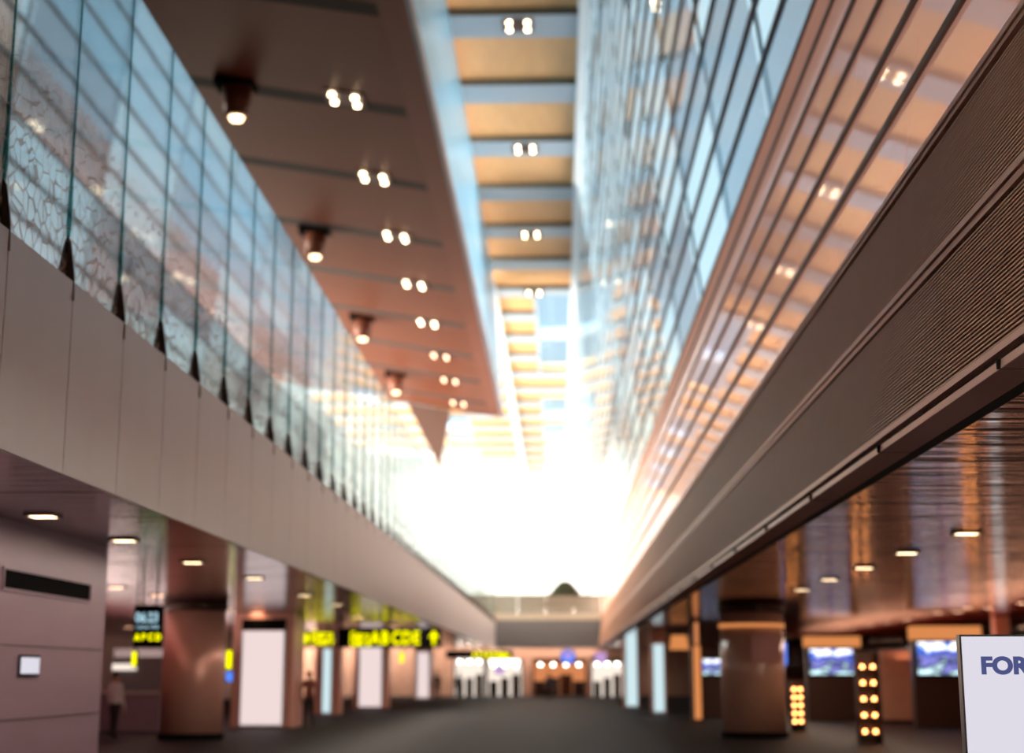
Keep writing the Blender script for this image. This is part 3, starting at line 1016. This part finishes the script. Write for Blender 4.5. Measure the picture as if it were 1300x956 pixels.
# ---- white sign in the right foreground
d = 10.0
a, b = at_d(1223, 868, d), at_d(1420, 808, d)
t = thing('information_sign', 'white lit sign on a stand in the right foreground reading FOR', 'sign', (a.x, d, 0))
W = b.x - a.x
MB().box(0, W, .0, .06, a.z - .62, b.z).build('light_box', M['sign_white'], t)
f = MB(); f.box(-.012, 0, -.012, .07, a.z - .64, b.z + .012); f.box(W, W + .012, -.012, .07, a.z - .64, b.z + .012)
f.box(0, W, -.012, .07, b.z, b.z + .012); f.box(0, W, -.012, .07, a.z - .64, a.z - .62)
f.build('frame', M['chrome'], t)
zb = at_d(1245, 855, d).z
k = d / 1986
text('lettering', 'FOR', .142, M['navy'], t, ((1245 - 1223) * k, -.008, zb), bold=.0065, sx=1.08)
m_ = MB(); m_.cyl(W * .5, .03, .02, a.z - .62, .03, n=16); m_.build('post', M['chrome'], t)
m_ = MB(); m_.cyl(W * .5, .03, 0, .02, .28, n=32); m_.build('base', M['black'], t)

# ---- far shops under the bridge
def shop(px0, px1, ytop, d, material, label, sign=None, n=3):
    a, b = at_d(px0, 866, d), at_d(px1, ytop, d)
    W = b.x - a.x
    t = thing('shop_front', label, 'shop', ((a.x + b.x) / 2, d, 0))
    h = W / 2
    MB().box(-h, h, .9, 1.0, 0, b.z).build('lit_back', material, t)
    MB().box(-h - .12, -h, 0, 1, 0, b.z).build('pilaster', M['bronze_dark'], t); MB().box(h, h + .12, 0, 1, 0, b.z).build('pilaster', M['bronze_dark'], t)
    MB().box(-h - .12, h + .12, 0, 1, b.z, b.z + .35).build('lintel', M['soffit'], t)
    for i in range(n):
        x = -h + W * (i + .5) / n
        s_ = MB(); s_.box(x - W * .12, x + W * .12, .5, .8, 0, 1.1 + .25 * ((i * 7) % 3)); s_.build('display_unit', [M['bronze_dark'], M['dark_wall'], M['soffit']][i % 3], t)
        c = MB(); c.cyl(x, .3, b.z - .18, b.z - .02, .14, .08, 14); c.build('lamp', M['lamp_white'], t)
    if sign:
        MB().box(-h * .9, h * .9, -.1, 0, b.z + .02, b.z + .3).build('header_light', sign, t)
    return t


shop(577, 614, 838, 118, M['shop_white'], 'bright white shop front at far left under the bridge', M['shop_white'])
shop(619, 662, 843, 119, M['shop_white'], 'shop front under the long white light strip', M['shop_strip'])
shop(678, 743, 842, 119.5, M['shop_amber'], 'amber lit shop front in the middle under the bridge', None, 4)
shop(752, 790, 841, 117, M['shop_white'], 'narrow shop front at far right under the bridge', None)
p = at_d(721, 834, 116.9)
t = thing('round_sign', 'round blue and violet lit sign above the amber shop', 'sign', (p.x, p.y - .3, p.z))
for nm, r, y, m_ in (('rim', .56, 0, M['black']), ('blue_face', .50, -.02, M['blue_lamp']), ('violet_spot', .26, -.04, M['violet'])):
    c = MB(); c.cyl(0, 0, -.03, .03, r, n=36); o = c.build(nm, m_, t); o.rotation_euler = (math.pi / 2, 0, 0); o.location = (0, y, .12 if nm == 'violet_spot' else 0)
c = MB(); c.cyl(0, .02, .5, b0.z - p.z, .03, n=8); c.build('hanger', M['black'], t)
p = at_d(633, 851, 112)
flag(628, 640, 846, 856, 114, M['violet'], 'small violet lightbox under the white shop strip', b0.z)
flag(755, 770, 828, 842, 114, M['violet'], 'violet lightbox under the right end of the bridge', b0.z)

# shop counter deep in the left arcade
a, b = at_d(128, 866, 46), at_d(205, 842, 46)
t = thing('service_counter', 'pale grey service counter behind the clock sign', 'counter', ((a.x + b.x) / 2, 46, 0))
W = b.x - a.x
MB().box(-W / 2, W / 2, 0, .6, 0, 1.05).build('base', M['stone'], t)
MB().box(-W / 2 - .05, W / 2 + .05, -.05, .65, 1.05, 1.10).build('top', M['beige'], t)
MB().box(-W / 2, W / 2, 1.2, 1.3, 0, 2.35).build('back_panel', M['grey_band'], t)
MB().box(-W / 2, -W * .1, 1.1, 1.2, 1.72, 1.9).build('light_strip', M['shop_white'], t)
p = at_d(38, 843, 20)
t = thing('wall_notice', 'small white lit notice on the mauve stone wall', 'notice', (-6.69, at_x(36, 845, -6.69).y, at_x(36, 845, -6.69).z))
MB().box(0, .03, -.34, .34, -.1, .1).build('face', M['sign_white'], t)
MB().box(-.005, .02, -.37, .37, -.13, .13).build('frame', M['black'], t)


# ---- plants on the bridge
def bush(px, ybase, w_, h_, label, seed):
    rnd = random.Random(seed)
    p = at_d(px, ybase, D_B + 1.6)
    zb_ = b1.z
    t = thing('potted_bush', label, 'plant', (p.x, D_B + 1.6, zb_ + .005))
    htop = h_
    m_ = MB(); m_.cyl(0, 0, 0, .55, .35, .45, 20); m_.build('planter', M['pot'], t)
    m_ = MB()
    for k in range(7):
        an = k * .9; m_.bar((0, 0, .5), (math.cos(an) * w_ * .3, math.sin(an) * w_ * .2, zt + htop * .6), .05)
    m_.build('stems', M['bronze_dark'], t)
    m_ = MB()
    for k in range(1100):
        u = rnd.random(); an = rnd.random() * 6.283
        rr = w_ * .5 * math.sqrt(rnd.random()) * (1 - u ** 2 * .8)
        c = Vector((rr * math.cos(an), rr * .6 * math.sin(an), max(.75, zt - .8) + (zt + htop - max(.75, zt - .8)) * u))
        d1 = Vector((rnd.gauss(0, 1), rnd.gauss(0, 1), rnd.gauss(0, 1))).normalized() * .22
        d2 = d1.cross(Vector((rnd.gauss(0, 1), rnd.gauss(0, 1), rnd.gauss(0, 1)))).normalized() * .11
        m_.face([c - d1, c + d2, c + d1, c - d2])
    m_.build('foliage', M['leaf'], t)


bush(717, 757, 3.0, 1.0, 'large dark bush above the bridge rail right of centre', 1)
bush(610, 757, 1.0, .6, 'small bush at the left end of the bridge rail', 2)


# ---- people
def person(px, d, tall, label, top, bottom, hair, turn=0.0, seed=0, scarf=None):
    p = at_d(px, 860, d)
    t = thing('person', label, 'person', (p.x, d, 0), turn)
    s = tall / 1.75
    V = [((0, 0, .95), .135), ((0, 0, 1.15), .125), ((0, 0, 1.34), .15), ((0, 0, 1.46), .075), ((0, -.01, 1.53), .055), ((0, -.015, 1.60), .082), ((0, -.015, 1.68), .085),
         ((.10, 0, .90), .095), ((.11, -.03, .50), .062), ((.11, .02, .09), .042), ((.12, -.15, .035), .036),
         ((-.10, 0, .90), .095), ((-.11, .04, .50), .062), ((-.12, .10, .09), .042), ((-.13, -.06, .035), .036),
         ((.18, 0, 1.41), .06), ((.24, .03, 1.13), .044), ((.25, -.06, .88), .033), ((.25, -.09, .80), .028),
         ((-.18, 0, 1.41), .06), ((-.24, .02, 1.13), .044), ((-.25, -.08, .88), .033), ((-.25, -.11, .80), .028),
         ((0, -.10, 1.615), .018)]
    E = [(0, 1), (1, 2), (2, 3), (3, 4), (4, 5), (5, 6), (0, 7), (7, 8), (8, 9), (9, 10), (0, 11), (11, 12), (12, 13), (13, 14), (2, 15), (15, 16), (16, 17), (17, 18), (2, 19), (19, 20), (20, 21), (21, 22), (5, 23)]
    for sgn, w0 in ((1, 18), (-1, 22)):
        bx, by, bz = V[w0][0]
        for q, (ox, ln) in enumerate(((.022, .07), (.008, .085), (-.008, .08), (-.022, .065))):
            i0 = len(V)
            V.append(((bx - .006, by - .0 + ox, bz - .04), .0095)); V.append(((bx - .012 * sgn, by + ox - .006, bz - .04 - ln), .0075))
            E += [(w0, i0), (i0, i0 + 1)]
        i0 = len(V)
        V.append(((bx, by - .045, bz - .03), .010)); V.append(((bx - .01 * sgn, by - .055, bz - .07), .008))
        E += [(w0, i0), (i0, i0 + 1)]
    me = bpy.data.meshes.new('body')
    me.from_pydata([Vector(v) * s for v, r in V], E, [])
    o = bpy.data.objects.new('body', me); COL.objects.link(o)
    sk = o.modifiers.new('skin', 'SKIN')
    for i, (v, r) in enumerate(V):
        me.skin_vertices[0].data[i].radius = (r * s, r * s)
    me.skin_vertices[0].data[0].use_root = True
    sb = o.modifiers.new('sub', 'SUBSURF'); sb.levels = 2; sb.render_levels = 2
    dg = bpy.context.evaluated_depsgraph_get()
    m2 = bpy.data.meshes.new_from_object(o.evaluated_get(dg))
    bpy.data.objects.remove(o)
    m2.materials.clear()
    for k in (M['skin'], top, bottom, M['black']):
        m2.materials.append(k)
    for f in m2.polygons:
        z = f.center.z / s
        x = abs(f.center.x / s)
        f.use_smooth = True
        if z > 1.47: f.material_index = 0
        elif z < .08: f.material_index = 3
        elif x > .2 and z < .86: f.material_index = 0
        elif z > .93 or x > .19: f.material_index = 1
        else: f.material_index = 2
    b = bpy.data.objects.new('body', m2); COL.objects.link(b); b.parent = t
    # hair cap with a nape
    bm2 = bmesh.new()
    bmesh.ops.create_uvsphere(bm2, u_segments=24, v_segments=16, radius=.104 * s)
    dele = [v for v in bm2.verts if v.co.z < -.02 * s and v.co.y < .03 * s]
    bmesh.ops.delete(bm2, geom=dele, context='VERTS')
    bmesh.ops.translate(bm2, verts=bm2.verts, vec=(0, .005 * s, 1.675 * s))
    mh = bpy.data.meshes.new('hair'); bm2.to_mesh(mh); bm2.free()
    mh.materials.append(hair)
    for f in mh.polygons: f.use_smooth = True
    h_ = bpy.data.objects.new('hair', mh); COL.objects.link(h_); h_.parent = t
    for sg_ in (-1, 1):
        bm3 = bmesh.new()
        bmesh.ops.create_uvsphere(bm3, u_segments=10, v_segments=8, radius=.011 * s)
        bmesh.ops.translate(bm3, verts=bm3.verts, vec=(sg_ * .032 * s, -.094 * s, 1.635 * s))
        q = bpy.data.meshes.new('eye'); bm3.to_mesh(q); bm3.free(); q.materials.append(M['black'])
        eo = bpy.data.objects.new('eye', q); COL.objects.link(eo); eo.parent = t
    return t


cl = lambda n, r, g, b: mat(n, lin(r, g, b), .8, noise=.1, nscale=20)
C_dark, C_white, C_navy, C_red, C_grey = cl('cloth_dark', 32, 28, 28), cl('cloth_white', 210, 205, 200), cl('cloth_navy', 30, 36, 60), cl('cloth_rust', 120, 60, 44), cl('cloth_grey', 80, 80, 84)
person(393, 50, 1.68, 'person in a rust top walking right of the near white light panel', C_red, C_dark, M['hair'], .3)
person(148, 40, 1.66, 'person in a white top standing at the grey service counter', C_white, C_dark, M['hair'], 2.6)
person(555, 96, 1.74, 'person in dark clothes beside the distant light panel column', C_dark, C_dark, M['hair'], .1)
person(697, 104, 1.72, 'person in navy in front of the amber shop', C_navy, C_dark, M['hair'], .2)
person(583, 108, 1.70, 'person in grey in front of the bright white shop', C_grey, C_dark, M['hair'], 3.0)
